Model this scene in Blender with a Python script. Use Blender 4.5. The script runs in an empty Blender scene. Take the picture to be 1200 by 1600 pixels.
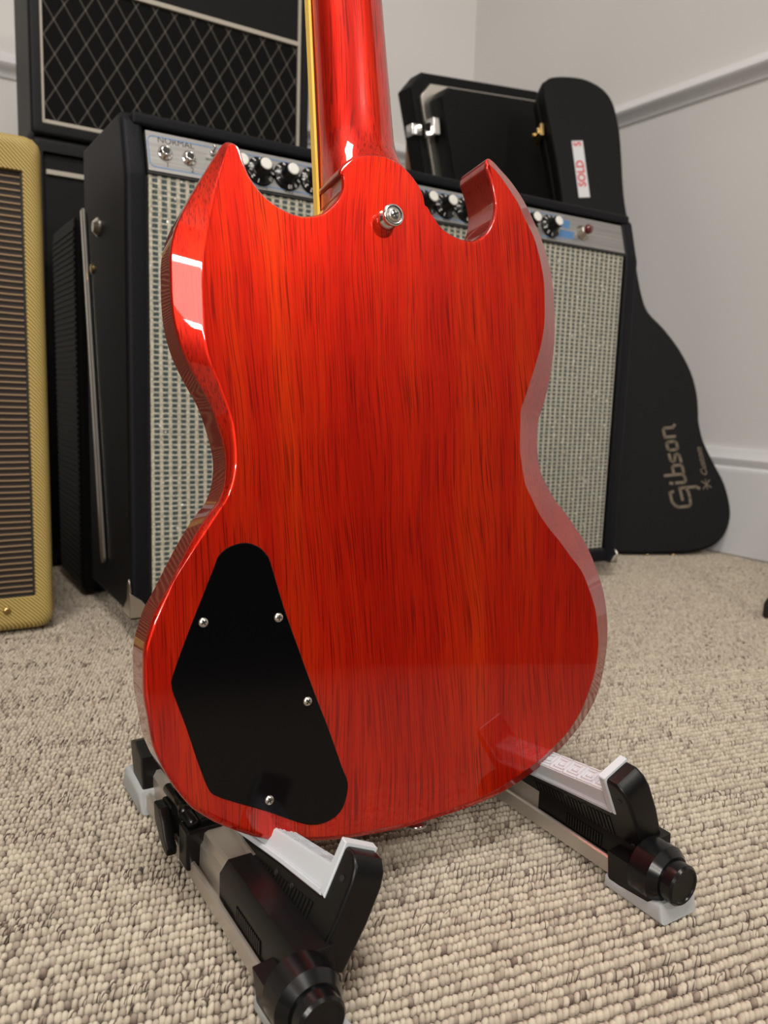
import bpy, bmesh, math, random
import numpy as np
from mathutils import Vector, Matrix
R_ = math.radians
sc = bpy.context.scene
# ------------------------------------------------------------------ camera
# world: x runs along the back wall, y towards it, z up, floor at z = 0 (metres)
cam_d = bpy.data.cameras.new('camera'); cam = bpy.data.objects.new('camera', cam_d)
sc.collection.objects.link(cam)
cx = Vector((0.84751, -0.52974, 0.03331)); cxd = Vector((-0.05000, -0.14216, -0.98858)); cf = Vector((0.52842, 0.83616, -0.14697))
M = Matrix((cx, -cxd, -cf)).transposed().to_4x4()
M.translation = Vector((0, 0, .305)); cam.matrix_world = M
cam_d.sensor_fit = 'VERTICAL'; cam_d.sensor_height = 36; cam_d.lens = 36 * 1247 / 1600
cam_d.clip_start = .02; cam_d.clip_end = 30
cam_d.dof.use_dof = True; cam_d.dof.focus_distance = .50; cam_d.dof.aperture_fstop = 11
sc.camera = cam
# ------------------------------------------------------------------ world, exposure, lamps
wd = bpy.data.worlds.new('world'); sc.world = wd; wd.use_nodes = True
wd.node_tree.nodes['Background'].inputs[0].default_value = (.8, .85, 1, 1)
wd.node_tree.nodes['Background'].inputs[1].default_value = .1
sc.view_settings.view_transform = 'Standard'; sc.view_settings.look = 'None'
sc.view_settings.gamma = 1; sc.view_settings.exposure = -.1
def area(name, loc, target, sx, sy, power, col):
    l = bpy.data.lights.new(name, 'AREA'); l.shape = 'RECTANGLE'; l.size = sx; l.size_y = sy
    l.energy = power; l.color = col
    o = bpy.data.objects.new(name, l); sc.collection.objects.link(o)
    o.location = loc; o.rotation_euler = (Vector(target) - Vector(loc)).to_track_quat('-Z', 'Y').to_euler()
    return o
# the lamp fitting that lights the room from the left behind the camera: two bright tubes and a dimmer diffuser between
area('upper_tube_lamp', (-1.50, -1.50, 1.82), (.3, .5, .3), .80, .10, 22, (1, .94, .86))
area('lower_tube_lamp', (-1.56, -1.56, 1.12), (.3, .5, .3), .80, .10, 22, (1, .94, .86))
area('diffuser_lamp', (-1.53, -1.53, 1.47), (.3, .5, .3), .80, .58, 9, (1, .92, .84))
area('ceiling_lamp', (-.15, -.25, 2.38), (-.15, -.25, 0), .6, .6, 37, (1, .95, .89))
area('small_ceiling_lamp', (1.10, -2.05, 2.36), (.27, .4, .3), .24, .24, 25, (1, .95, .88))
# ------------------------------------------------------------------ materials
def mat(name, col=(.5, .5, .5), rough=.5, metal=0., coat=0., spec=.5, build=None):
    m = bpy.data.materials.new(name); m.use_nodes = True
    nt = m.node_tree; p = nt.nodes['Principled BSDF']
    p.inputs['Base Color'].default_value = (*col, 1); p.inputs['Roughness'].default_value = rough
    p.inputs['Metallic'].default_value = metal; p.inputs['Coat Weight'].default_value = coat
    p.inputs['Coat Roughness'].default_value = .03; p.inputs['Specular IOR Level'].default_value = spec
    if build: build(nt, p)
    return m
def nd(nt, t, **k):
    n = nt.nodes.new('ShaderNode' + t)
    for a, v in k.items():
        if a.startswith('i_'):
            key = a[2:].replace('_', ' '); n.inputs[int(key) if key.isdigit() else key].default_value = v
        else: setattr(n, a, v)
    return n
def mth(nt, op, a, b=None, c=None):
    n = nt.nodes.new('ShaderNodeMath'); n.operation = op
    for i, v in enumerate((a, b, c)):
        if v is None: continue
        if isinstance(v, (int, float)): n.inputs[i].default_value = v
        else: nt.links.new(v, n.inputs[i])
    return n.outputs[0]
def coords(nt, scale=(1, 1, 1), rot=(0, 0, 0)):
    tc = nd(nt, 'TexCoord'); mp = nd(nt, 'Mapping'); mp.inputs['Scale'].default_value = scale
    mp.inputs['Rotation'].default_value = rot
    nt.links.new(tc.outputs['Object'], mp.inputs['Vector']); return mp.outputs[0]
def noise(nt, vec, s, d=3, r=.5):
    n = nd(nt, 'TexNoise'); n.inputs['Scale'].default_value = s; n.inputs['Detail'].default_value = d
    n.inputs['Roughness'].default_value = r; nt.links.new(vec, n.inputs['Vector']); return n.outputs['Fac']
def ramp(nt, fac, *st):
    r = nd(nt, 'ValToRGB'); e = r.color_ramp.elements
    e[0].position, e[0].color = st[0][0], (*st[0][1], 1); e[1].position, e[1].color = st[-1][0], (*st[-1][1], 1)
    for p, c in st[1:-1]:
        x = e.new(p); x.color = (*c, 1)
    nt.links.new(fac, r.inputs[0]); return r.outputs[0]
def mix(nt, f, a, b, mode='MIX'):
    n = nd(nt, 'Mix', data_type='RGBA', blend_type=mode)
    for i, v in ((0, f), (6, a), (7, b)):
        if isinstance(v, (int, float)): n.inputs[i].default_value = v
        elif isinstance(v, tuple): n.inputs[i].default_value = (*v, 1)
        else: nt.links.new(v, n.inputs[i])
    return n.outputs[2]
def bump(nt, p, h, strength=.3, dist=.001):
    b = nd(nt, 'Bump'); b.inputs['Strength'].default_value = strength; b.inputs['Distance'].default_value = dist
    nt.links.new(h, b.inputs['Height']); nt.links.new(b.outputs[0], p.inputs['Normal'])
G = {}
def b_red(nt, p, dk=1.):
    L = nt.links
    warp = noise(nt, coords(nt, (7, 7, 2)), 1.5, 2)
    v = nd(nt, 'VectorMath', operation='ADD'); L.new(coords(nt), v.inputs[0])
    cb = nd(nt, 'CombineXYZ'); L.new(mth(nt, 'MULTIPLY', mth(nt, 'SUBTRACT', warp, .5), .045), cb.inputs[0]); L.new(cb.outputs[0], v.inputs[1])
    def stretch(s):
        m = nd(nt, 'Mapping'); m.inputs['Scale'].default_value = s; L.new(v.outputs[0], m.inputs[0]); return m.outputs[0]
    broad = noise(nt, stretch((34, 34, 2.2)), 1, 3, .6)
    fine = noise(nt, stretch((560, 560, 7)), 1, 3, .6)
    pores = noise(nt, stretch((1300, 1300, 20)), 1, 2, .5)
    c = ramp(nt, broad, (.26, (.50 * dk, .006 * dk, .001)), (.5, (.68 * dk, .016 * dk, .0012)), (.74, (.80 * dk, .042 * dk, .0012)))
    c = mix(nt, mth(nt, 'MULTIPLY', ramp(nt, fine, (.45, (0,) * 3), (.62, (1,) * 3)), .28), c, (.36, .003, .0015))
    c = mix(nt, mth(nt, 'MULTIPLY', ramp(nt, pores, (.53, (0,) * 3), (.62, (1,) * 3)), .65), c, (.13, .001, .001))
    L.new(c, p.inputs['Base Color'])
    p.inputs['Coat IOR'].default_value = 1.5
G['red'] = mat('red_lacquered_mahogany', rough=.40, metal=.72, coat=1, spec=.3, build=b_red)
G['neckred'] = G['red']
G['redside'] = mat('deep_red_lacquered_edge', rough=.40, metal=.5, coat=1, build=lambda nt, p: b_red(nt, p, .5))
G['cover'] = mat('gloss_black_plastic', (.002, .002, .0025), .12, spec=.25)
G['black'] = mat('black_plastic', (.004, .004, .004), .36, spec=.33)
G['dimblack'] = mat('matt_black_plastic', (.004, .004, .004), .6, spec=.15)
G['blackg'] = mat('gloss_black_plastic_hub', (.005, .005, .0055), .24, spec=.35)
G['rubber'] = mat('dark_rubber', (.015, .015, .016), .7)
G['chrome'] = mat('chrome', (.82, .81, .80), .14, 1)
G['nickel'] = mat('nickel', (.74, .70, .64), .28, 1)
G['brass'] = mat('brass', (.62, .46, .20), .3, 1)
def b_brush(nt, p):
    n = noise(nt, coords(nt, (4, 300, 300)), 1, 2)
    nt.links.new(ramp(nt, n, (.3, (.30, .295, .29)), (.7, (.42, .41, .40))), p.inputs['Base Color'])
G['panel'] = mat('brushed_aluminium', rough=.38, metal=.8, build=b_brush)
G['alu'] = mat('champagne_anodised_aluminium', (.60, .55, .49), .38, .75)
G['pad'] = mat('light_grey_rubber', (.60, .64, .68), .6)
G['foot'] = mat('mid_grey_rubber', (.42, .44, .45), .55)
G['binding'] = mat('aged_yellow_binding', (.93, .62, .10), .5)
G['rosewood'] = mat('rosewood', (.05, .022, .012), .5)
def b_tolex(nt, p):
    n = noise(nt, coords(nt), 900, 3); v = noise(nt, coords(nt), 330, 2)
    bump(nt, p, mth(nt, 'ADD', n, v), .55, .0006)
G['tolex'] = mat('black_pebbled_vinyl', (.0035, .0040, .0060), .52, spec=.2, build=b_tolex)
G['tolex2'] = mat('black_smooth_vinyl', (.005, .005, .0055), .5, spec=.22, build=b_tolex)
G['case'] = mat('black_case_vinyl', (.0045, .0045, .005), .6, spec=.2, build=b_tolex)
G['piping'] = mat('cream_piping', (.42, .38, .32), .5)
G['white'] = mat('white_print', (.75, .74, .70), .5)
G['bluep'] = mat('blue_print', (.10, .24, .48), .5)
G['blackp'] = mat('black_print', (.02, .02, .02), .6)
G['redp'] = mat('red_print', (.62, .03, .04), .5)
G['gold'] = mat('dull_gold_print', (.16, .125, .085), .6)
G['sticker'] = mat('white_sticker', (.68, .68, .70), .5)
G['jewel'] = mat('dark_red_jewel', (.10, .004, .006), .1, coat=1)
G['card'] = mat('brown_board', (.27, .16, .09), .7)
def b_wall(nt, p):
    n = noise(nt, coords(nt), 1.5, 2); m = noise(nt, coords(nt), 160, 3)
    nt.links.new(ramp(nt, n, (.3, (.72, .71, .70)), (.7, (.76, .75, .74))), p.inputs['Base Color'])
    bump(nt, p, m, .08, .001)
G['wallfar'] = mat('dark_warm_wall_paint', (.05, .042, .037), .85)
G['wall'] = mat('matt_off_white_wall_paint', rough=.8, build=b_wall)
G['trim'] = mat('satin_white_gloss_trim', (.78, .78, .80), .38)
G['ceil'] = mat('white_ceiling_paint', (.75, .74, .72), .9)
def b_tweed(nt, p):
    L = nt.links; tc = nd(nt, 'TexCoord'); s = nd(nt, 'SeparateXYZ'); L.new(tc.outputs['Object'], s.inputs[0])
    t = mth(nt, 'ADD', mth(nt, 'ADD', s.outputs[0], mth(nt, 'MULTIPLY', s.outputs[1], 1.)), mth(nt, 'MULTIPLY', s.outputs[2], 1.0))
    w = mth(nt, 'SINE', mth(nt, 'MULTIPLY', t, 2 * math.pi / .0046))
    h = mth(nt, 'SINE', mth(nt, 'MULTIPLY', mth(nt, 'SUBTRACT', s.outputs[2], s.outputs[0]), 2 * math.pi / .0013))
    n = noise(nt, coords(nt), 60, 3)
    f = mth(nt, 'ADD', mth(nt, 'MULTIPLY', w, .48), mth(nt, 'ADD', .5, mth(nt, 'MULTIPLY', h, .08)))
    c = ramp(nt, f, (.2, (.22, .13, .025)), (.5, (.42, .29, .07)), (.8, (.66, .52, .19)))
    c = mix(nt, mth(nt, 'MULTIPLY', n, .3), c, (.42, .32, .10))
    L.new(c, p.inputs['Base Color']); bump(nt, p, f, .4, .0006)
G['tweed'] = mat('yellow_diagonal_tweed_cloth', rough=.55, coat=.15, build=b_tweed)
def b_brown(nt, p):
    L = nt.links; tc = nd(nt, 'TexCoord'); s = nd(nt, 'SeparateXYZ'); L.new(tc.outputs['Object'], s.inputs[0])
    n = noise(nt, coords(nt, (14, 14, 14)), 1, 2)
    z = mth(nt, 'ADD', s.outputs[2], mth(nt, 'MULTIPLY', n, .002))
    w = mth(nt, 'SINE', mth(nt, 'MULTIPLY', z, 2 * math.pi / .0072))
    k = mth(nt, 'SINE', mth(nt, 'MULTIPLY', s.outputs[0], 2 * math.pi / .0022))
    f = mth(nt, 'ADD', w, mth(nt, 'MULTIPLY', k, .10))
    c = ramp(nt, mth(nt, 'MULTIPLY', mth(nt, 'ADD', f, 1), .5), (.3, (.012, .007, .005)), (.84, (.040, .022, .014)), (.93, (.33, .22, .12)))
    L.new(c, p.inputs['Base Color']); bump(nt, p, f, .4, .0006)
G['browncloth'] = mat('brown_striped_grille_cloth', rough=.7, build=b_brown)
def b_silver(nt, p):
    L = nt.links; tc = nd(nt, 'TexCoord'); s = nd(nt, 'SeparateXYZ'); L.new(tc.outputs['Object'], s.inputs[0])
    nz = noise(nt, coords(nt), 70, 2)
    x = mth(nt, 'ADD', s.outputs[0], mth(nt, 'MULTIPLY', nz, .0016)); z = mth(nt, 'ADD', s.outputs[2], mth(nt, 'MULTIPLY', nz, .0012))
    def tri(v, per): return mth(nt, 'MULTIPLY', mth(nt, 'ABSOLUTE', mth(nt, 'SUBTRACT', mth(nt, 'FRACT', mth(nt, 'DIVIDE', v, per)), .5)), 2)
    tx = tri(x, .0108); tz = tri(z, .0062)            # 1 at thread, 0 at block centre
    bx = ramp(nt, tx, (.50, (0,) * 3), (.74, (1,) * 3)); bz = ramp(nt, tz, (.50, (0,) * 3), (.80, (1,) * 3))
    grain = noise(nt, coords(nt, (1, 1, 1)), 650, 2)
    block = ramp(nt, grain, (.35, (.022, .036, .040)), (.65, (.09, .125, .125)))
    thr = ramp(nt, noise(nt, coords(nt), 300, 2), (.3, (.36, .33, .25)), (.7, (.66, .63, .52)))
    thr2 = ramp(nt, noise(nt, coords(nt), 420, 2), (.3, (.28, .28, .23)), (.7, (.58, .56, .46)))
    c = mix(nt, bz, block, thr2); c = mix(nt, bx, c, thr)
    vo = nd(nt, 'TexVoronoi'); vo.inputs['Scale'].default_value = 130; L.new(tc.outputs['Object'], vo.inputs['Vector'])
    wn = nd(nt, 'TexWhiteNoise'); L.new(vo.outputs['Position'], wn.inputs['Vector'])
    spot = mth(nt, 'MULTIPLY', mth(nt, 'LESS_THAN', vo.outputs['Distance'], .20), mth(nt, 'GREATER_THAN', wn.outputs['Value'], .86))
    c = mix(nt, spot, c, (.95, .93, .85)); L.new(c, p.inputs['Base Color'])
    L.new(mth(nt, 'ADD', mth(nt, 'MULTIPLY', spot, .5), .15), p.inputs['Metallic'])
    bump(nt, p, mth(nt, 'MAXIMUM', bx, bz), .5, .001)
G['silvercloth'] = mat('silver_blue_woven_grille_cloth', rough=.42, build=b_silver)
def b_diamond(nt, p):
    L = nt.links; tc = nd(nt, 'TexCoord'); s = nd(nt, 'SeparateXYZ'); L.new(tc.outputs['Object'], s.inputs[0])
    def fam(sg):
        t = mth(nt, 'ADD', mth(nt, 'DIVIDE', s.outputs[0], .0315), mth(nt, 'MULTIPLY', mth(nt, 'DIVIDE', s.outputs[2], .0500), sg))
        d = mth(nt, 'ABSOLUTE', mth(nt, 'SUBTRACT', mth(nt, 'FRACT', t), .5))
        return ramp(nt, d, (.026, (1,) * 3), (.056, (0,) * 3))
    f = mth(nt, 'ADD', fam(1), fam(-1))
    g = noise(nt, coords(nt), 500, 2)
    f = mth(nt, 'MULTIPLY', f, mth(nt, 'ADD', .45, mth(nt, 'MULTIPLY', g, .6)))
    c = ramp(nt, f, (0, (.0025, .002, .002)), (.7, (.055, .050, .045)), (1., (.12, .11, .10)))
    L.new(c, p.inputs['Base Color']); bump(nt, p, f, .3, .0005)
G['diamond'] = mat('black_diamond_grille_cloth', rough=.8, spec=.15, build=b_diamond)
def b_carpet(nt, p):
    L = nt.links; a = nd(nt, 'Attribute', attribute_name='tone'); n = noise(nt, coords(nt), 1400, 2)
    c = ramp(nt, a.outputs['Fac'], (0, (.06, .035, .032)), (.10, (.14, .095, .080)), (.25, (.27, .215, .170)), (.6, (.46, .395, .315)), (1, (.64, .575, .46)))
    c = mix(nt, mth(nt, 'MULTIPLY', n, .45), c, (.30, .25, .20)); L.new(c, p.inputs['Base Color'])
    p.inputs['Sheen Weight'].default_value = .15
    bump(nt, p, n, .3, .0006)
G['loops'] = mat('cream_wool_loops', rough=.85, spec=.25, build=b_carpet)
def b_base(nt, p):
    # the loops too far away to tell apart: same ribs and flecks in colour and fine relief
    L = nt.links; v = coords(nt, (1, 1, 1), (0, 0, R_(10)))
    s = nd(nt, 'SeparateXYZ'); L.new(v, s.inputs[0])
    r = mth(nt, 'SINE', mth(nt, 'MULTIPLY', s.outputs[1], 2 * math.pi / .0069))
    n = noise(nt, coords(nt), 190, 3, .6); n2 = noise(nt, coords(nt), 420, 2)
    c = ramp(nt, n, (.30, (.22, .165, .135)), (.42, (.36, .30, .235)), (.7, (.48, .415, .325)))
    c = mix(nt, mth(nt, 'MULTIPLY', n2, .5), c, (.30, .25, .195))
    c = mix(nt, mth(nt, 'MULTIPLY', mth(nt, 'SUBTRACT', 1, r), .30), c, (.14, .11, .085)); L.new(c, p.inputs['Base Color'])  # shade of the grooves between ribs mixed into the colour
    bump(nt, p, mth(nt, 'ADD', r, n), .5, .002)
G['carpetbase'] = mat('cream_carpet_backing', rough=.95, spec=.1, build=b_base)

# ------------------------------------------------------------------ helpers
def link(o): sc.collection.objects.link(o); return o
def tag(o, label=None, cat=None, group=None, kind=None):
    for k, v in (('label', label), ('category', cat), ('group', group), ('kind', kind)):
        if v: o[k] = v
    return o
def thing(name, label, cat, M4=None, group=None):
    o = link(bpy.data.objects.new(name, None)); o.empty_display_size = .02
    if M4 is not None: o.matrix_world = M4
    return tag(o, label, cat, group)
class MB:
    def __init__(s): s.v = []; s.f = []; s.sm = []
    def add(s, v, f, smooth=False):
        k = len(s.v); s.v += [tuple(x) for x in v]; s.f += [tuple(i + k for i in q) for q in f]; s.sm += [smooth] * len(f)
    def box(s, a, b, bev=0.):
        (x0, y0, z0), (x1, y1, z1) = a, b
        if not bev:
            v = [(x, y, z) for x in (x0, x1) for y in (y0, y1) for z in (z0, z1)]
            s.add(v, [(0, 1, 3, 2), (4, 6, 7, 5), (0, 4, 5, 1), (2, 3, 7, 6), (0, 2, 6, 4), (1, 5, 7, 3)]); return
        bm = bmesh.new(); bmesh.ops.create_cube(bm, size=1)
        for q in bm.verts: q.co = ((x0 + x1) / 2 + q.co.x * (x1 - x0), (y0 + y1) / 2 + q.co.y * (y1 - y0), (z0 + z1) / 2 + q.co.z * (z1 - z0))
        bmesh.ops.bevel(bm, geom=bm.edges[:], offset=bev, segments=3, profile=.5, affect='EDGES')
        s.frombm(bm)
    def frombm(s, bm, smooth=False):
        bm.verts.index_update(); s.add([q.co[:] for q in bm.verts], [[q.index for q in f.verts] for f in bm.faces], smooth); bm.free()
    def prism(s, poly, ax, a, b, bev=0., seg=2):
        # poly: 2-D points in the plane normal to axis ax (0: y,z  1: x,z  2: x,y), from a to b along ax
        def P(p, t):
            return {0: (t, p[0], p[1]), 1: (p[0], t, p[1]), 2: (p[0], p[1], t)}[ax]
        bm = bmesh.new(); A = [bm.verts.new(P(p, a)) for p in poly]; B = [bm.verts.new(P(p, b)) for p in poly]
        fa = bm.faces.new(A); fb = bm.faces.new(B[::-1]); n = len(poly)
        for i in range(n): bm.faces.new((A[i], B[i], B[(i + 1) % n], A[(i + 1) % n]))
        bmesh.ops.recalc_face_normals(bm, faces=bm.faces[:])
        if bev:
            ed = [e for e in bm.edges if e in fa.edges[:] or e in fb.edges[:]]
            bmesh.ops.bevel(bm, geom=ed, offset=bev, segments=seg, profile=.5, affect='EDGES')
        s.frombm(bm)
    def cabinet(s, x0, x1, z0, z1, gx0, gx1, gz0, gz1, d, r, rec=.012):
        # box with rounded outer edges and a recessed opening in its front (y = 0) face
        def rr(a, b, c, e, rad, y):
            o = []
            for cx_, cz_, g in ((b - rad, e - rad, 0), (a + rad, e - rad, 90), (a + rad, c + rad, 180), (b - rad, c + rad, 270)):
                for t in (0, 30, 60, 90): o.append((cx_ + rad * math.cos(R_(g + t)), y, cz_ + rad * math.sin(R_(g + t))))
            return o
        rings = [rr(gx0, gx1, gz0, gz1, .002, rec), rr(gx0, gx1, gz0, gz1, .002, .0015), rr(gx0 - .001, gx1 + .001, gz0 - .001, gz1 + .001, .003, 0)]
        for t in (0, 25, 45, 65, 90):
            k = r * (1 - math.sin(R_(t))); rings.append(rr(x0 + k, x1 - k, z0 + k, z1 - k, r * 1.2, r * (1 - math.cos(R_(t)))))
        rings += [rr(x0, x1, z0, z1, r * 1.2, d - r * .5), rr(x0 + r * .5, x1 - r * .5, z0 + r * .5, z1 - r * .5, r, d)]
        m = 16; f = [(k * m + i, k * m + (i + 1) % m, (k + 1) * m + (i + 1) % m, (k + 1) * m + i) for k in range(len(rings) - 1) for i in range(m)]
        f += [tuple(range(m)), tuple(range((len(rings) - 1) * m, len(rings) * m))]
        s.add([p for q in rings for p in q], f, True)
    def lathe(s, prof, M4, n=32, smooth=True):
        # prof: (radius, height) along local z, placed by M4
        v = []; f = []
        for r, h in prof:
            for i in range(n):
                a = 2 * math.pi * i / n; v.append(M4 @ Vector((max(r, 1e-5) * math.cos(a), max(r, 1e-5) * math.sin(a), h)))
        m = len(prof)
        for j in range(m - 1):
            for i in range(n): f.append((j * n + i, j * n + (i + 1) % n, (j + 1) * n + (i + 1) % n, (j + 1) * n + i))
        s.add(v, f, smooth); k = len(s.v) - len(v)
        s.f.append(tuple(range(k + n - 1, k - 1, -1))); s.sm.append(False)
        s.f.append(tuple(range(k + (m - 1) * n, k + m * n))); s.sm.append(False)
    def tube(s, pts, r, n=8, flat=1.):
        pts = [Vector(p) for p in pts]; v = []; f = []
        for i, p in enumerate(pts):
            t = (pts[min(i + 1, len(pts) - 1)] - pts[max(i - 1, 0)]).normalized()
            up = Vector((0, 0, 1)) if abs(t.z) < .9 else Vector((0, 1, 0))
            a = t.cross(up).normalized(); b = a.cross(t)
            rr = r[i] if isinstance(r, (list, tuple)) else r
            for k in range(n):
                g = 2 * math.pi * k / n; v.append(p + a * (rr * math.cos(g)) + b * (rr * flat * math.sin(g)))
        for i in range(len(pts) - 1):
            for k in range(n): f.append((i * n + k, i * n + (k + 1) % n, (i + 1) * n + (k + 1) % n, (i + 1) * n + k))
        f += [tuple(range(n))[::-1], tuple(range((len(pts) - 1) * n, len(pts) * n))]
        s.add(v, f, True)
    def stroke(s, pts, wd_, P, th=.0002, closed=False):
        # a flat printed line: pts 2-D, P maps (u, v, height) to 3-D
        for i in range(len(pts) - (0 if closed else 1)):
            a = Vector(pts[i]); b = Vector(pts[(i + 1) % len(pts)]); d = (b - a)
            if d.length < 1e-9: continue
            d = d.normalized(); q = Vector((-d.y, d.x)) * wd_ / 2; a2 = a - d * wd_ * .35; b2 = b + d * wd_ * .35
            c = [a2 + q, b2 + q, b2 - q, a2 - q]
            v = [P(x.x, x.y, 0) for x in c] + [P(x.x, x.y, th) for x in c]
            s.add(v, [(0, 1, 2, 3), (7, 6, 5, 4), (0, 4, 5, 1), (1, 5, 6, 2), (2, 6, 7, 3), (3, 7, 4, 0)])
    def build(s, name, m, parent=None, auto=None, loc=None):
        me = bpy.data.meshes.new(name); me.from_pydata(s.v, [], s.f); me.validate()
        if len(me.polygons) == len(s.sm): me.polygons.foreach_set('use_smooth', s.sm)
        bm = bmesh.new(); bm.from_mesh(me); bmesh.ops.recalc_face_normals(bm, faces=bm.faces[:]); bm.to_mesh(me); bm.free()
        if auto is not None:
            me.polygons.foreach_set('use_smooth', [True] * len(me.polygons)); me.set_sharp_from_angle(angle=R_(auto))
        me.materials.append(m); o = link(bpy.data.objects.new(name, me))
        if parent is not None: o.parent = parent
        if loc: o.location = loc
        if auto is not None:
            wn = o.modifiers.new('weighted', 'WEIGHTED_NORMAL'); wn.keep_sharp = True; wn.weight = 100; wn.mode = 'FACE_AREA'
        return o
def axis(p, d, x=None):
    d = Vector(d).normalized(); x = Vector(x) if x else (Vector((1, 0, 0)) if abs(d.x) < .9 else Vector((0, 1, 0)))
    y = d.cross(x).normalized(); x = y.cross(d)
    m = Matrix((x, y, d)).transposed().to_4x4(); m.translation = Vector(p); return m
def text(mb, s, size, P, th=.0002, align='CENTER', shear=0, bold=0):
    c = bpy.data.curves.new('t', 'FONT'); c.body = s; c.size = size; c.align_x = align; c.align_y = 'CENTER'; c.resolution_u = 3
    c.shear = shear; c.offset = bold
    o = bpy.data.objects.new('t', c); me = bpy.data.meshes.new_from_object(o)
    v = [P(q.co.x, q.co.y, th) for q in me.vertices]
    mb.add(v, [list(f.vertices) for f in me.polygons]); bpy.data.objects.remove(o); bpy.data.meshes.remove(me)
def copy_tree(o, parent=None):
    c = link(o.copy())
    if parent is not None: c.parent = parent
    for ch in list(o.children): copy_tree(ch, c)
    return c
def catmull(P, sub, closed=True):
    P = [Vector(p) for p in P]; n = len(P); out = []
    for i in range(n if closed else n - 1):
        g = lambda k: P[k % n] if closed else P[max(0, min(n - 1, k))]
        a, b, c, d = g(i - 1), g(i), g(i + 1), g(i + 2)
        for j in range(sub):
            t = j / sub
            out.append(.5 * ((2 * b) + (c - a) * t + (2 * a - 5 * b + 4 * c - d) * t * t + (3 * b - a - 3 * c + d) * t ** 3))
    if not closed: out.append(P[-1])
    return out
def struct(o): o['kind'] = 'structure'; return o

# ------------------------------------------------------------------ room
X1, Y1, X0, Y0, HT = 1.495, 1.962, -2.0, -3.4, 2.42
def slab(name, a, b, m):
    k = MB(); k.box(a, b); return struct(k.build(name, m))
floor_o = slab('floor', (X0 - .1, Y0 - .1, -.08), (X1 + .1, Y1 + .1, -.0055), G['carpetbase'])
slab('ceiling', (X0 - .1, Y0 - .1, HT), (X1 + .1, Y1 + .1, HT + .08), G['ceil'])
slab('wall_right', (X1, -.30, -.0055), (X1 + .1, Y1 + .1, HT), G['wall'])
slab('wall_right_rear', (X1, Y0 - .1, -.0055), (X1 + .1, -.30, HT), G['wallfar'])
slab('wall_back', (X0, Y1, -.0055), (X1, Y1 + .1, HT), G['wall'])
slab('wall_left', (X0 - .1, Y0 - .1, -.0055), (X0, Y1 + .1, HT), G['wallfar'])
slab('wall_front', (X0, Y0 - .1, -.0055), (X1, Y0, HT), G['wallfar'])
BASEP = [(0, 0), (.020, 0), (.020, .168), (.018, .176), (.012, .180), (.016, .186), (.018, .196), (.012, .206), (.009, .215), (0, .215)]
RAILP = [(0, .934), (.006, .936), (.009, .944), (.016, .950), (.024, .954), (.027, .960), (.024, .967), (.014, .971), (.008, .978), (.006, .984), (0, .985)]
for prof, nm in ((BASEP, 'baseboard'), (RAILP, 'trim')):
    k = MB(); k.prism([(X1 - a, z) for a, z in prof], 1, -.30, Y1); struct(k.build(nm + ('_right' if nm == 'baseboard' else '_1'), G['trim'], auto=40))
    k = MB(); k.prism([(Y1 - a, z) for a, z in prof], 0, X0, X1 - .028); struct(k.build(nm + ('_back' if nm == 'baseboard' else '_2'), G['trim'], auto=40))
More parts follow.
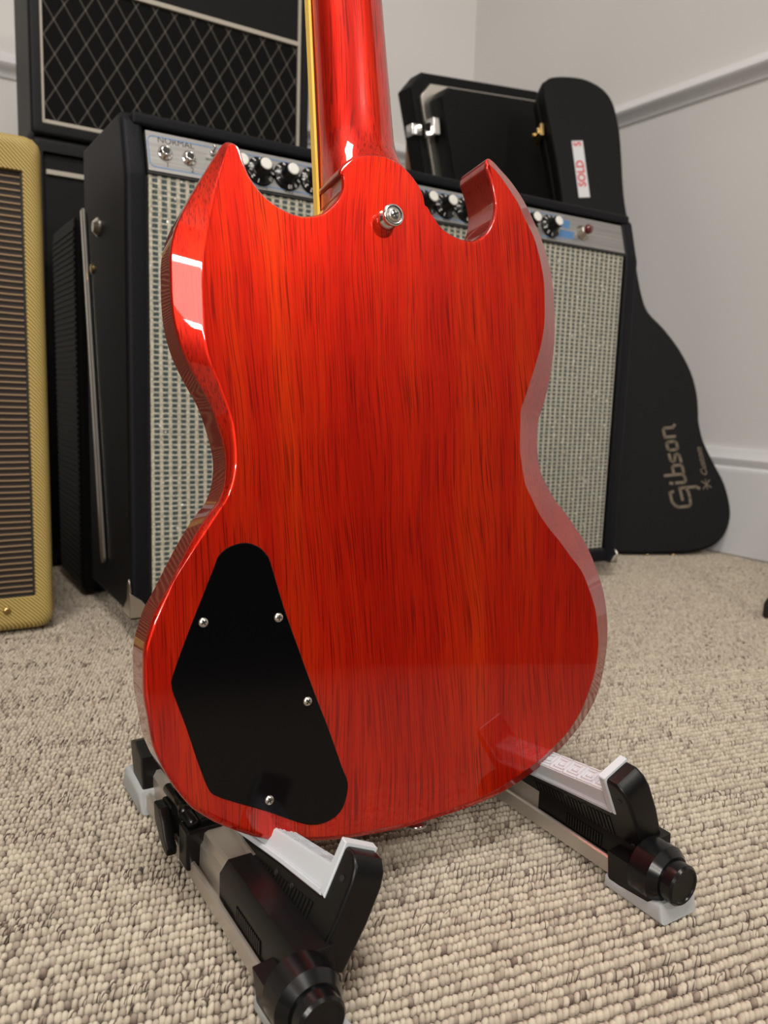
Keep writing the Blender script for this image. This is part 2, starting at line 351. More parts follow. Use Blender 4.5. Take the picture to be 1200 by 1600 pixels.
# looped carpet pile, built loop by loop as far as the loops can be told apart
def carpet(nst, lod, seed):
    rng = np.random.default_rng(seed)
    ca, sa = math.cos(R_(10)), math.sin(R_(10))
    pit, stp = .0069, .0034
    rows = np.arange(-.35, 1.85, pit); cols = np.arange(-.75, 1.65, stp)
    q = np.stack(np.meshgrid(rows, cols, indexing='ij'), -1).reshape(-1, 2)
    row = np.round((q[:, 0] + .35) / pit)
    q[:, 1] += ((row * 7) % 5) * stp / 5 + rng.normal(0, .0004, len(q)); q[:, 0] += rng.normal(0, .00025, len(q)) + .0006 * np.sin(q[:, 1] * 45 + row * 1.7)
    x = q[:, 1] * ca + q[:, 0] * sa; y = -q[:, 1] * sa + q[:, 0] * ca
    # keep the ground near the stand and the amplifiers, as far as single loops show
    dd = x * .528 + y * .836; ll = (x * .8475 - y * .53) / math.hypot(.8475, .53)
    near = (dd > .24) & (np.abs(ll) < .56 * dd + .05) & (dd < .90)
    keep = (~near if lod else near) & (x < X1 - .022) & (x > -.40) & (y > .06) & (y < 1.50)
    x, y, row = x[keep], y[keep], row[keep]
    pick = rng.choice(len(x), nst, replace=False, p=(lambda f: f / f.sum())(np.exp(1.3 * (np.sin(x * 41 + row * .8) + np.sin(y * 57)))))
    x = np.concatenate([x, x[pick] + .0009]); y = np.concatenate([y, y[pick] - .0006]); row = np.concatenate([row, row[pick]]); n = len(x)
    strand = np.arange(n) >= n - nst
    # half-ellipsoid, 3 rings of 6 + apex
    m = 5 if lod else 6; th = np.arange(m) * 2 * math.pi / m
    ring = [(1., .0), (.7, .72)] if lod else [(1., -.25), (.93, .42), (.55, .86)]; nr = len(ring)
    T = [(r * math.cos(a), r * math.sin(a), h) for r, h in ring for a in th] + [(0, 0, 1)]
    T = np.array(T); F = []
    for j in range(nr - 1):
        for i in range(m):
            a, b = j * m + i, j * m + (i + 1) % m; F += [(a, b, b + m), (a, b + m, a + m)]
    k = (nr - 1) * m; F += [(k + i, k + (i + 1) % m, nr * m) for i in range(m)]
    F = np.array(F); nt_ = nr * m + 1
    slant = -rng.normal(R_(13), R_(9), n) - R_(10)
    ha = rng.normal(.0023, .00025, n); hb = rng.normal(.00250, .00018, n); hc = rng.normal(.0037, .0004, n)
    slant[strand] -= R_(16); ha[strand] = .00042; hb[strand] = rng.normal(.0033, .0005, nst); hc[strand] = rng.normal(.0042, .0004, nst); slant[strand] -= rng.normal(R_(8), R_(14), nst)
    lx = T[None, :, 0] * ha[:, None]; ly = T[None, :, 1] * hb[:, None]; lz = T[None, :, 2] * hc[:, None] - .0040
    lx = lx + T[None, :, 2] * rng.normal(.0004, .0004, n)[:, None]
    c, s = np.cos(slant)[:, None], np.sin(slant)[:, None]
    V = np.stack([x[:, None] + lx * c - ly * s, y[:, None] + lx * s + ly * c, lz], -1)
    tone = rng.normal(.76 if not lod else .64, .14, n)  # far loops toned darker, shade around the amplifiers put into their colour
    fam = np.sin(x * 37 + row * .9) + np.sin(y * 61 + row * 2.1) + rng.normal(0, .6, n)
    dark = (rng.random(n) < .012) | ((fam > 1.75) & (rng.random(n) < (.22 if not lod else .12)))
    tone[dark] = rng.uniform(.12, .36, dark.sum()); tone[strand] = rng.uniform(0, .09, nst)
    tv = np.clip(tone[:, None] + (T[None, :, 2] - .6) * .30, 0, 1)  # low parts of each loop darker: groove shade painted into the tone
    me = bpy.data.meshes.new('carpet_loops'); nv = n * nt_; nf = n * len(F)
    me.vertices.add(nv); me.vertices.foreach_set('co', V.reshape(-1).astype(np.float32))
    idx = (F[None] + (np.arange(n) * nt_)[:, None, None]).reshape(-1)
    me.loops.add(nf * 3); me.loops.foreach_set('vertex_index', idx.astype(np.int32))
    me.polygons.add(nf); me.polygons.foreach_set('loop_start', np.arange(0, nf * 3, 3, dtype=np.int32))
    me.polygons.foreach_set('use_smooth', np.ones(nf, bool)); me.update()
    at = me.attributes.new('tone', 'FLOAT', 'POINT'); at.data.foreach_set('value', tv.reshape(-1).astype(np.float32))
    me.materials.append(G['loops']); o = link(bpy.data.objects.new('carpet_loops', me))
    # a few loose dark strands of yarn lying over the loops
    return tag(o, 'cream and brown looped pile of the ribbed carpet, ' + ('far part around the amplifiers' if lod else 'near part under the stand'), 'carpet', kind='stuff')
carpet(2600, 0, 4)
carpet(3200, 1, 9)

# ------------------------------------------------------------------ the electric guitar
GO = Vector((0.27436, 0.38235, 0.03614)); GU = Vector((0.99619, -0.08716, 0)); GW = Vector((0.01438, 0.16442, 0.98629)); GN = Vector((-0.08596, -0.98253, 0.16505))
MG = Matrix((GU, -GN, GW)).transposed().to_4x4(); MG.translation = GO
guitar = thing('electric_guitar', 'glossy cherry red solid-body electric guitar seen from behind, black control cover', 'guitar', MG)
# local frame in millimetres below: x across, y depth from the back face, z up the neck
N = None
# outline: back-face crease (x, z), edge of the bevel (x, z) and its depth
BODY = [
    (-49.1,378.8,N,N,1.5), (-59.6,376.3,N,N,1.5), (-69.6,377.7,N,N,1.5), (-79.0,381.7,N,N,1.5), (-86.6,387.4,N,N,1.5), (-92.8,395.4,N,N,1.5),
    (-96.2,403.4,N,N,1.5), (-98.2,410.8,N,N,1.5), (-100.7,412.9,N,N,1.5), (-104.2,411.6,-105.1,414.6,3.0), (-107.5,403.0,-109.2,409.9,5.0), (-111.4,391.4,-116.1,398.6,6.0),
    (-114.4,380.8,-122.6,387.7,7.0), (-117.1,368.8,-128.2,377.5,8.0), (-119.4,357.7,-133.7,366.6,8.0), (-120.9,347.4,-137.0,356.4,8.0), (-121.6,341.2,-138.5,347.2,8.0), (-122.3,332.1,-138.9,336.4,8.0),
    (-122.4,321.3,-139.0,325.6,8.0), (-122.5,310.5,-138.4,314.8,8.0), (-122.2,299.7,-136.7,304.2,8.0), (-120.2,288.3,-132.9,291.7,8.0), (-115.9,276.6,-127.0,279.2,7.5), (-112.0,264.7,-120.4,266.6,7.0),
    (-108.8,253.1,-116.2,253.8,6.5), (-107.7,242.1,-113.5,242.7,6.0), (-107.7,234.1,-112.3,234.9,5.5), (-108.4,226.1,-112.4,227.2,5.0), (-110.7,217.3,-114.2,217.3,4.5), (-114.0,209.8,-118.1,208.2,4.0),
    (-119.1,202.4,-124.8,200.1,3.5), (-125.6,193.3,-131.1,191.4,3.0), (-132.5,184.0,-137.0,182.0,2.5), (-138.2,176.1,-141.9,173.5,2.5), (-143.8,168.0,-146.3,165.6,2.4), (-148.7,159.3,-150.7,157.9,2.2),
    (-154.7,146.9,-156.6,147.9,2.0), (-158.8,136.9,-160.6,137.2,2.0), (-161.5,128.9,-162.8,128.8,2.0), (-162.3,118.9,-163.6,118.8,2.0), (-162.5,105.2,-163.8,104.6,2.0), (-161.2,94.2,-162.4,93.3,2.0),
    (-159.1,79.7,-160.5,78.8,2.0), (-156.8,71.0,-157.8,69.6,2.0), (-152.4,61.1,-153.4,59.4,2.0), (-146.9,51.7,-147.9,49.5,2.0), (-139.9,42.2,-141.0,39.6,2.0), (-134.8,37.2,-135.8,34.7,2.0),
    (-126.0,30.4,-126.7,27.4,2.0), (-113.5,22.3,-113.7,19.5,2.0), (-100.1,15.7,-100.0,12.7,2.0), (-89.8,12.7,-89.2,9.6,2.0), (-76.1,9.2,-75.4,6.1,2.0), (-56.9,5.7,-56.2,2.6,2.0),
    (-35.7,3.8,-34.9,0.6,2.0), (-7.7,2.9,-6.8,-0.4,2.0), (15.2,4.1,16.8,0.7,2.0), (36.7,6.3,38.8,2.3,2.0), (51.4,8.4,54.0,4.3,2.0), (66.5,12.3,69.9,7.5,2.2),
    (82.0,17.5,86.9,12.9,2.5), (95.8,22.9,103.8,18.0,4.8), (108.3,29.5,120.1,25.0,6.4), (122.4,38.3,135.8,34.3,8.0), (133.9,49.6,149.7,44.1,10.4), (141.5,60.7,160.2,56.0,11.2),
    (148.5,74.4,166.5,70.2,11.2), (152.4,86.3,170.3,82.6,11.2), (154.3,98.6,172.9,95.6,11.2), (153.8,112.0,173.7,110.7,11.2), (152.6,122.7,172.6,125.5,11.2), (148.0,136.4,169.6,138.6,11.2),
    (141.7,150.2,164.8,151.3,11.2), (132.4,161.2,159.3,163.4,11.2), (122.2,173.6,154.5,172.6,12.0), (114.7,181.5,147.9,181.8,12.8), (105.9,193.0,140.1,192.0,12.8), (99.9,204.3,131.8,200.6,12.8),
    (95.4,213.2,125.3,210.4,12.8), (93.3,225.1,119.6,221.1,12.8), (92.2,234.8,117.7,228.9,12.8), (92.3,241.8,117.0,237.1,12.8), (93.3,255.4,117.0,247.6,12.8), (94.3,264.6,118.7,258.1,12.8),
    (97.4,271.3,121.9,265.5,12.8), (101.7,280.7,126.5,276.6,12.8), (106.6,291.9,129.9,286.4,12.8), (111.7,304.2,132.9,300.7,12.0), (115.7,316.4,134.7,313.1,11.2), (117.9,327.8,136.1,328.0,11.2),
    (118.7,341.7,136.3,344.2,11.2), (118.8,353.8,135.8,356.6,11.2), (117.6,363.1,134.1,368.0,11.2), (115.3,373.6,131.7,377.4,11.2), (112.0,383.9,129.2,384.1,11.2), (108.0,391.4,125.1,393.7,11.2),
    (103.4,398.8,119.8,401.9,10.4), (99.5,406.7,113.5,411.2,9.6), (94.4,413.0,106.7,419.0,8.8), (89.4,418.9,99.3,425.7,8.0), (84.4,424.2,90.8,430.8,6.4), (79.3,428.2,83.0,435.1,4.8),
    (75.8,430.2,76.3,434.6,2.0), (74.9,428.4,N,N,1.5), (76.5,423.4,N,N,1.5), (78.7,416.8,N,N,1.5), (80.0,411.0,N,N,1.5), (80.8,405.4,N,N,1.5),
    (80.5,399.7,N,N,1.5), (78.6,393.0,N,N,1.5), (75.7,387.0,N,N,1.5), (71.8,382.0,N,N,1.5), (67.0,378.2,N,N,1.5), (61.2,375.8,N,N,1.5),
    (54.6,375.5,N,N,1.5), (48.7,376.5,N,N,1.5), (42.4,378.6,N,N,1.5), (36.6,381.7,N,N,1.5), (32.5,386.2,N,N,1.5), (28.4,391.1,N,N,1.5),
    (26.6,394.2,N,N,1.5), (24.5,395.5,N,N,1.5), (23.6,401.2,N,N,1.5), (20.6,406.9,N,N,1.5), (14.8,413.5,N,N,1.5), (7.6,418.5,N,N,1.5),
    (-1.4,421.5,N,N,1.5), (-12.7,421.2,N,N,1.5), (-20.8,419.1,N,N,1.5), (-27.0,415.7,N,N,1.5), (-31.5,411.8,N,N,1.5), (-33.8,408.3,N,N,1.5),
    (-33.9,406.3,N,N,1.5), (-32.2,405.4,N,N,1.5), (-32.1,399.5,N,N,1.5), (-33.1,395.5,N,N,1.5), (-35.9,390.4,N,N,1.5), (-39.5,386.3,N,N,1.5),
    (-43.9,382.2,N,N,1.5),
]
def g_body():
    P = []
    for a in BODY: P.append((a[0], a[1]))
    n = len(P); rows = []
    for i, (ax, ay, bx, by, d) in enumerate(BODY):
        t = Vector(P[(i + 1) % n]) - Vector(P[i - 1]); t.normalize(); o = Vector((t.y, -t.x))
        # outline runs with the body on its right or left: find the outward side
        rows.append([Vector((ax, ay)), None if bx is None else Vector((bx, by)), d, o])
    area_ = sum(P[i][0] * P[(i + 1) % n][1] - P[(i + 1) % n][0] * P[i][1] for i in range(n))
    sg = 1 if area_ > 0 else -1
    A = []; Bq = []; D = []
    for a, b, d, o in rows:
        o = o * sg
        if b is None: b = a + o * 1.2
        A.append(a - o * .0); Bq.append(b); D.append(d)
    pk = [(a.x, a.y, 0) for a in A]; qk = [(b.x, b.y, d) for b, d in zip(Bq, D)]
    pa = catmull(pk, 4); pb = catmull(qk, 4); m = len(pa)
    rings = [[] for _ in range(9)]
    for i in range(m):
        a, b = pa[i], pb[i]; e = Vector((b.x - a.x, b.y - a.y, 0)); L = max(e.length, .3)
        tt = pb[(i + 1) % m] - pb[i - 1]; on = Vector((tt.y, -tt.x, 0)); on = on.normalized() * sg if on.length > 1e-6 else e.normalized()
        if e.length > 2.5: ed = e / L
        else: ed = on
        inn = a - ed * min(2.2, L * .9 + .6); mid = a.lerp(b, .5)
        q_ = .3 if a.x > 40 else (1.0 if a.x < -100 and a.y < 405 else .14); r1 = a - ed * q_; r2 = a.lerp(b, min(.3, q_ * 1.4 / L)); r3 = a.lerp(b, max(.7, 1 - q_ * 1.4 / L))
        dn = Vector((0, 0, 1))
        seq = [inn, r1, (r1 + a * 2 + r2) / 4, r2, r3, (r3 + b * 2 + (b + dn * q_ * 1.4)) / 4, b + dn * q_ * 1.6, Vector((b.x, b.y, 32.6)), Vector((b.x, b.y, 34)) - on * 1.4]
        for k in range(9): rings[k].append(seq[k])
    mb = MB(); v = [(p.x / 1e3, p.z / 1e3, p.y / 1e3) for r in rings for p in r]; f = []; 
    for k in range(8):
        for i in range(m): f.append((k * m + i, k * m + (i + 1) % m, (k + 1) * m + (i + 1) % m, (k + 1) * m + i))
    f.append(tuple(range(m))); f.append(tuple(range(8 * m, 9 * m)))
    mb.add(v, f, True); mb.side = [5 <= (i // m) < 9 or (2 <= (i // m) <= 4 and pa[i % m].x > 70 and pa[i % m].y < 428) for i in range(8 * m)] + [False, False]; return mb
gm = g_body(); gb = gm.build('body', G['red'], guitar, auto=42)
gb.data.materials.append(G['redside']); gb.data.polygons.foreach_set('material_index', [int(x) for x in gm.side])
# back of the neck: D-shaped sections lofted up to the nut, flaring into the heel
def g_neck():
    mb = MB(); v = []; f = []; n = 20; S = []
    for y, xl, xr, back, pw in ((372, -34.2, 33, 5.0, 5), (393, -34.2, 33, 5.0, 5), (408, -34, 30, 5.4, 4.6), (420, -33.9, 25.5, 6.8, 3.6), (428, -33.8, 21.5, 9.0, 2.8), (436, -33.7, 19.6, 10.9, 2.4), (446, -33.7, 18.8, 12.0, 2.3), (460, -33.8, 18.2, 12.6, 2.3), (485, -33.9, 17.6, 13.0, 2.2), (510, -34.2, 16.4, 13.2, 2.2), (540, -34.5, 15.0, 13.4, 2.2), (640, -34.6, 11.0, 14.5, 2.2), (740, -33.4, 8.6, 15.5, 2.2), (752, -33.2, 8.4, 15.4, 2.4)):
        S.append((y, xl, xr, back, pw))
    for y, xl, xr, back, pw in S:
        c, hw, hd = (xl + xr) / 2, (xr - xl) / 2, 34 - back
        for i in range(n + 1):
            a = math.pi * i / n
            ca, sa = math.cos(a), math.sin(a)
            e = 2 / pw
            X = c - hw * math.copysign(abs(ca) ** e, ca); Yd = 34 - hd * abs(sa) ** e
            v.append((X / 1e3, Yd / 1e3, y / 1e3))
    for j in range(len(S) - 1):
        for i in range(n): f.append((j * (n + 1) + i, j * (n + 1) + i + 1, (j + 1) * (n + 1) + i + 1, (j + 1) * (n + 1) + i))
        f.append((j * (n + 1) + n, j * (n + 1), (j + 1) * (n + 1), (j + 1) * (n + 1) + n))
    f.append(tuple(range(n + 1))); k = (len(S) - 1) * (n + 1); f.append(tuple(range(k, k + n + 1)))
    mb.add(v, f, True); return mb
neck = g_neck().build('neck', G['neckred'], guitar, auto=60)
k = MB(); k.prism([(-34.6, 300), (26, 300), (19, 430), (15.6, 540), (9, 752), (-33.4, 752), (-35.2, 540)], 1, 34.0, 39.4)
for i, p in enumerate(k.v): k.v[i] = (p[0] / 1e3, p[1] / 1e3, p[2] / 1e3)
fb = k.build('fretboard', G['rosewood'], guitar)
k = MB()
for a, b in (((-34.4, 300), (-35.0, 540)), ((-35.0, 540), (-33.4, 752))):
    for sgn in (1,):
        q = [(a[0] - 1.7, a[1]), (a[0] + .0, a[1]), (b[0] + .0, b[1]), (b[0] - 1.7, b[1])]
        k.prism(q, 1, 33.2, 39.6)
k.v = [(a / 1e3, b / 1e3, c / 1e3) for a, b, c in k.v]
o = k.build('binding', G['binding'], fb); tag(o, 'aged yellow plastic binding along fretboard edge')
# headstock with its six tuners, above the frame
k = MB(); k.prism([(-34, 750), (9, 750), (17, 800), (22, 915), (8, 935), (-12, 926), (-32, 935), (-46, 915), (-41, 800)], 1, 20, 34, 1.5)
k.v = [(a / 1e3, (b + (c - 750) * .28) / 1e3, c / 1e3) for a, b, c in k.v]
hs = k.build('headstock', G['red'], guitar)
for sx in (-1, 1):
    for j in range(3):
        z = .805 + j * .04; x = -.0125 + sx * (.021 + j * .0015); yb = .020 + (z - .75) * .28
        k = MB(); k.lathe([(.006, 0), (.006, .008), (.003, .010)], axis((x, yb, z), (0, -1, 0)), 16)
        k.tube([(x, yb - .005, z), (x + sx * .022, yb - .005, z)], .0025, 8)
        k.lathe([(.002, 0), (.008, .002), (.009, .008), (.006, .013)], axis((x + sx * .02, yb - .005, z), (sx, 0, 0)), 12)
        k.build('tuner', G['nickel'], hs)
# black control cavity cover, set almost flush, with four cross-head screws
CAV = [(-104.4, 184.2), (-113.3, 182.5), (-119.7, 178.0), (-123.1, 170.8), (-130.5, 154.6), (-139.9, 133.8), (-148.3, 113.5), (-149.1, 107.8), (-147.6, 101.6), (-142.0, 84.1), (-136.8, 65.3), (-131.4, 48.7), (-126.7, 43.4), (-115.8, 37.6), (-98.4, 29.1), (-81.6, 19.8), (-70.9, 15.3), (-61.1, 15.1), (-52.6, 19.0), (-48.0, 27.1), (-46.7, 36.0), (-50.1, 46.0), (-57.4, 69.2), (-64.7, 89.8), (-74.3, 119.1), (-82.7, 145.4), (-89.4, 171.1), (-91.9, 176.8), (-96.7, 181.6)]
k = MB(); pts = [(p.x, p.y) for p in catmull([(x, y, 0) for x, y in CAV], 3)]
k.prism([(x / 1e3, y / 1e3) for x, y in pts], 1, -.0007, .0010, .0004, 1)
cover = k.build('control_cavity_cover', G['cover'], guitar, auto=30)
k = MB(); rim = [(x / 1e3, y / 1e3) for x, y in pts]
cxm = sum(p[0] for p in rim) / len(rim); czm = sum(p[1] for p in rim) / len(rim)
def screw_mb(r, h, base):
    k = MB(); prof = [(r, 0)] + [(r * math.cos(t), h * math.sin(t)) for t in [R_(q) for q in (15, 32, 50, 68, 84)]]
    k.lathe(prof, axis((0, base, 0), (0, -1, 0)), 20); return k
def slot_mb(r, h):
    k = MB()
    for a in (.5, .5 + math.pi / 2):
        c, s = math.cos(a), math.sin(a); w_ = r * .13; L = r * .55
        v = [(c * x - s * z, y, s * x + c * z) for x in (-L, L) for y in (-h * 1.03, -h * .7) for z in (-w_, w_)]
        k.add(v, [(0, 1, 3, 2), (4, 6, 7, 5), (0, 4, 5, 1), (2, 3, 7, 6), (0, 2, 6, 4), (1, 5, 7, 3)])
    return k
sm = screw_mb(.0029, .0016, 0).build('screw', G['nickel'], cover); ss = slot_mb(.0029, .0016).build('cross_slot', G['blackp'], sm)
SCR = [(-130.3, 141.1), (-86.3, 139.6), (-70.5, 88.5), (-96.5, 35.3)]
for i, (x, z) in enumerate(SCR):
    if i: q = link(sm.copy()); q.parent = cover; r = link(ss.copy()); r.parent = q
    else: q = sm
    q.location = (x / 1e3, -.0006, z / 1e3); q.rotation_euler = (0, i * .6, 0)
# strap button at the heel and the end pin under the body
def strap_button(x, z, d, y0=0.):
    k = MB(); k.lathe([(.0062, 0), (.0066, .0008), (.0050, .0020), (.0042, .0036), (.0044, .0056), (.0058, .0068), (.0068, .0076), (.0071, .0086), (.0066, .0095), (.0054, .0098), (.0049, .0094)], axis((x, y0, z), d), 36)
    o = k.build('strap_button', G['chrome'], guitar)
    dv = Vector(d).normalized(); p = Vector((x, y0, z)) + dv * .0093
    s1 = MB(); s1.lathe([(.0044, 0), (.0043, .0008), (.0030, .0014), (.0012, .0016)], axis(p, d), 24)
    sc_ = s1.build('screw', G['nickel'], o)
    s2 = MB(); a4 = axis(p + dv * .0013, d)
    for a in (.4, .4 + math.pi / 2):
        c, s = math.cos(a), math.sin(a)
        v = [a4 @ Vector((c * x_ - s * y_, s * x_ + c * y_, z_)) for x_ in (-.0026, .0026) for y_ in (-.0005, .0005) for z_ in (-.0006, .0005)]
        s2.add(v, [(0, 1, 3, 2), (4, 6, 7, 5), (0, 4, 5, 1), (2, 3, 7, 6), (0, 2, 6, 4), (1, 5, 7, 3)])
    s2.build('cross_slot', G['blackp'], o)
strap_button(-.0034, .3822, (0, -1, 0))
strap_button(.0085, .0012, (0, 0, -1), .017)

# ------------------------------------------------------------------ folding guitar stand: two leaning arms on telescopic rails
stand = thing('guitar_stand', 'folding black and aluminium guitar stand with light grey rubber arms under the red guitar', 'stand', Matrix.Translation((.27, .35, 0)))
SO = Vector((.27, .35, 0))
def arm(B, sg, rx):
    # sheared frame of one arm: s towards the back, l across, h up its leaning side
    th = R_(25); a = Vector((sg * math.sin(th), 0, math.cos(th))); l = Vector((math.cos(th), 0, -sg * math.sin(th))); y = Vector((0, 1, 0))
    M4 = Matrix((l, y, a)).transposed().to_4x4(); M4.translation = Vector(B) - SO
    def mm(k):
        k.v = [tuple(M4 @ Vector((p[0] / 1e3, p[1] / 1e3, p[2] / 1e3))) for p in k.v]; return k
    # moulded arm body with its upright hook; profile in (s, h), extruded across
    k = MB(); k.prism([(0, 0), (-2.6, 27), (-2.2, 46), (0, 53), (5, 57.5), (15.5, 58), (16, 30), (60, 24), (130, 12), (132, -3)], 0, 0, 20, 2.2, 3)
    armo = mm(k).build('arm', G['black'], stand, auto=35)
    # ribs on the cheek of the arm
    k = MB()
    for i in range(22):
        s = 20 + i * 3.4; t = 28.5 - (s - 16) * .145
        k.box((-.5, s, 3.5), (.3, s + 1.7, t - 4.5))
    tag(mm(k).build('cheek_rib', G['black'], armo), kind='stuff')
    for s, h in ((6, 44), (5, 8), (42, 20), (60, 18), (28, 8)):
        k = MB(); k.lathe([(1.7, 0), (1.7, .45)], axis((-.42, s, h), (1, 0, 0)), 10); mm(k).build('screw_hole', G['blackp'], armo)
    # grey rubber: strip, block with key-pattern top, and the lip up the hook
    k = MB(); k.prism([(16, 29.5), (16, 32.5), (60, 26.5), (131, 15), (131, 12), (60, 23.5)], 0, -1.2, 17, .5, 1)
    k.prism([(18, 32), (18.5, 44.5), (58, 37.5), (86, 32.6), (87, 20)], 0, .8, 15.5, .8, 2)
    k.prism([(86, 20), (85.5, 28), (131, 20), (131, 14)], 0, .8, 15.5, .5, 1)
    k.prism([(12.5, 30), (12.5, 59.5), (17.5, 60), (18.2, 31)], 0, -1.2, 20.5, .6, 1)
    pad = tag(mm(k).build('rubber_pad', G['pad'], stand, auto=35), 'light grey rubber pad with square key pattern')
    k = MB()
    for i in range(5):
        c0 = 25.6 + i * 13.4
        def P(u_, v_, hh, c0=c0): s = c0 + u_; return (8.1 + v_, s, 44.6 - (s - 18) * .1755 + hh - .1)
        pl = [(-6, -6), (6, -6), (6, 6), (-6, 6), (-6, -3.6), (3.6, -3.6), (3.6, 3.6), (-3.6, 3.6), (-3.6, -1.2), (1.2, -1.2), (1.2, 1.2)]
        k.stroke(pl, .95, P, .65)
    tag(mm(k).build('key_pattern_ridge', G['pad'], pad), kind='stuff')
    # rail with grooves, sleeve, knuckle and end cap
    yb, yf = .585 - .35, B[1] - .35 + .002; x0 = rx - .27
    k = MB(); k.prism([(x0 - .0100, .006), (x0 - .0100, .0155), (x0 - .0088, .0165), (x0 - .0075, .0165), (x0 - .0068, .0125), (x0 - .0045, .0125), (x0 - .0038, .026), (x0 - .001, .030), (x0 + .0085, .030), (x0 + .0085, .006)], 1, yf, yb)
    rail = k.build('rail', G['alu'], stand)
    k = MB(); k.prism([(x0 - .002, .0285), (x0 - .0012, .0335), (x0 + .0012, .0345), (x0 + .0125, .0345), (x0 + .0132, .0375), (x0 + .0175, .0375), (x0 + .019, .0285)], 1, B[1] - .35 + .086, .445 - .35)
    k.build('upper_rail', G['alu'], stand)
    k = MB(); k.prism([(x0 - .0062, .0150), (x0 - .0062, .030), (x0 - .001, .0372), (x0 + .018, .0372), (x0 + .020, .016)], 1, B[1] - .35 - .004, B[1] - .35 + .090, .0012, 2)
    sl = k.build('sleeve', G['black'], stand, auto=35)
    k = MB()
    for i in range(14): k.box((x0 - .0070, B[1] - .35 + .030 + i * .0024, .018), (x0 - .0055, B[1] - .35 + .0312 + i * .0024, .026))
    tag(k.build('grip_ridge', G['black'], sl), kind='stuff')
    hc = (x0 - .002, B[1] - .35 - .004, .0225)
    k = MB(); k.lathe([(.0160, -.003), (.0178, -.001), (.0178, .0125), (.0140, .0180), (.0135, .0182)], axis(hc, (0, -1, 0)), 40)
    k.build('knuckle', G['blackg'], stand, auto=30)
    k = MB(); k.lathe([(.0125, 0), (.0125, .0075), (.0112, .0090), (.0100, .0090), (.0094, .0083)], axis((hc[0], hc[1] - .0178, hc[2]), (0, -1, 0)), 36)
    k.build('end_cap', G['blackg'], stand, auto=30)
    k = MB(); k.prism([(x0 - .015, .006), (x0 - .0175, .026), (x0 + .015, .030), (x0 + .0165, .006)], 1, hc[1] - .014, hc[1] + .020, .002, 2)
    fo = k.build('foot', G['black'], stand, auto=35)
    k = MB(); k.prism([(hc[1] - .024, .0), (hc[1] - .021, .0115), (hc[1] + .010, .0075), (hc[1] + .022, .0075), (hc[1] + .022, 0)], 0, x0 - .0155, x0 + .0165, .002, 2)
    tag(k.build('rubber_foot', G['foot'], fo, auto=35), 'mid grey rubber wedge')
    # rear foot
    k = MB(); k.prism([(.190, .012), (.217, .014), (.226, .042), (.212, .047), (.196, .040)], 0, x0 - .0115, x0 + .014, .002, 2)
    fo = k.build('foot', G['black'], stand, auto=35)
    k = MB(); k.prism([(.188, 0), (.189, .018), (.218, .021), (.233, .019), (.240, 0)], 0, x0 - .0150, x0 + .014, .005, 3)
    tag(k.build('rubber_foot', G['foot'], fo, auto=35), 'mid grey rubber shoe')
    # clamp with its lever and pivot pin
    yc = .468 - .35
    k = MB(); k.box((x0 - .0125, yc - .026, .010), (x0 + .012, yc - .010, .036), .002); k.box((x0 - .0125, yc + .010, .012), (x0 + .012, yc + .026, .036), .002)
    k.box((x0 - .003, yc - .02, .030), (x0 + .012, yc + .02, .040), .002)
    cl = k.build('clamp', G['black'], stand)
    k = MB(); k.tube([(x0 - .0065, yc - .022, .0385), (x0 - .0065, yc + .030, .0385)], .0036, 16); k.tube([(x0 - .0065, yc - .009, .039), (x0 - .0065, yc - .002, .039)], .0050, 16)
    k.build('pivot_pin', G['blackg'], cl)
    k = MB(); k.prism([(yc + .022, .036), (yc + .010, .0365), (yc + .003, .030), (yc - .002, .021), (yc - .007, .017), (yc - .006, .012), (yc + .001, .012), (yc + .010, .017), (yc + .020, .025)], 0, x0 - .0190, x0 - .0120, .0015, 2)
    k.build('lever', G['black'], cl, auto=35)
    # short strut rising behind the guitar to carry its back
    k = MB(); k.tube([(x0, yc + .02, .035), (x0 * .55 + .004, .545 - .35, .235)], .006, 10)
    k.build('back_strut', G['black'], stand)
arm((.1659, .3136, .024), 1, .1575)
arm((.388, .2993, .024), -1, .3905)
k = MB(); k.tube([(-.055, .195, .235), (.075, .195, .235)], .009, 12)
k.build('back_rest', G['rubber'], stand)

# ------------------------------------------------------------------ the black combo amplifier
AX, AY = .662, .945
amp = thing('combo_amplifier', 'black vinyl combo amplifier with silver sparkle grille cloth behind the red guitar', 'amplifier', Matrix.Translation((AX, AY, 0)))
xl, xr, zb, zt, dp = .243 - AX, 1.082 - AX, .028, .610, .215
def side(x0, x1):
    k = MB(); k.prism([(0, zb), (0, .535), (.004, .548), (.018, zt - .012), (.030, zt), (dp, zt), (dp, zb)], 0, x0, x1, .007, 3); return k
k = side(xl, xl + .026); k2 = side(xr - .028, xr); k.add(k2.v, k2.f)
k.box((xl + .012, .0155, zt - .015), (xr - .012, dp, zt - .0005), .004); k.box((xl + .02, .002, zb), (xr - .02, dp, zb + .022), .004)
k.box((xl + .01, .03, zb + .01), (xr - .01, dp - .004, zt - .01))
k.build('cabinet', G['tolex'], amp, auto=45)
k = MB(); k.box((xl + .0275, .0060, zb + .024), (xr - .031, .016, .5425), .0015)
k.build('grille_cloth', G['silvercloth'], amp)
for z in (.0415 + .009, .5435):
    k = MB(); k.box((xl + .0262, .0035, z - .0012), (xr - .0288, .0075, z + .0012)); k.build('grille_edge', G['blackp'], amp)
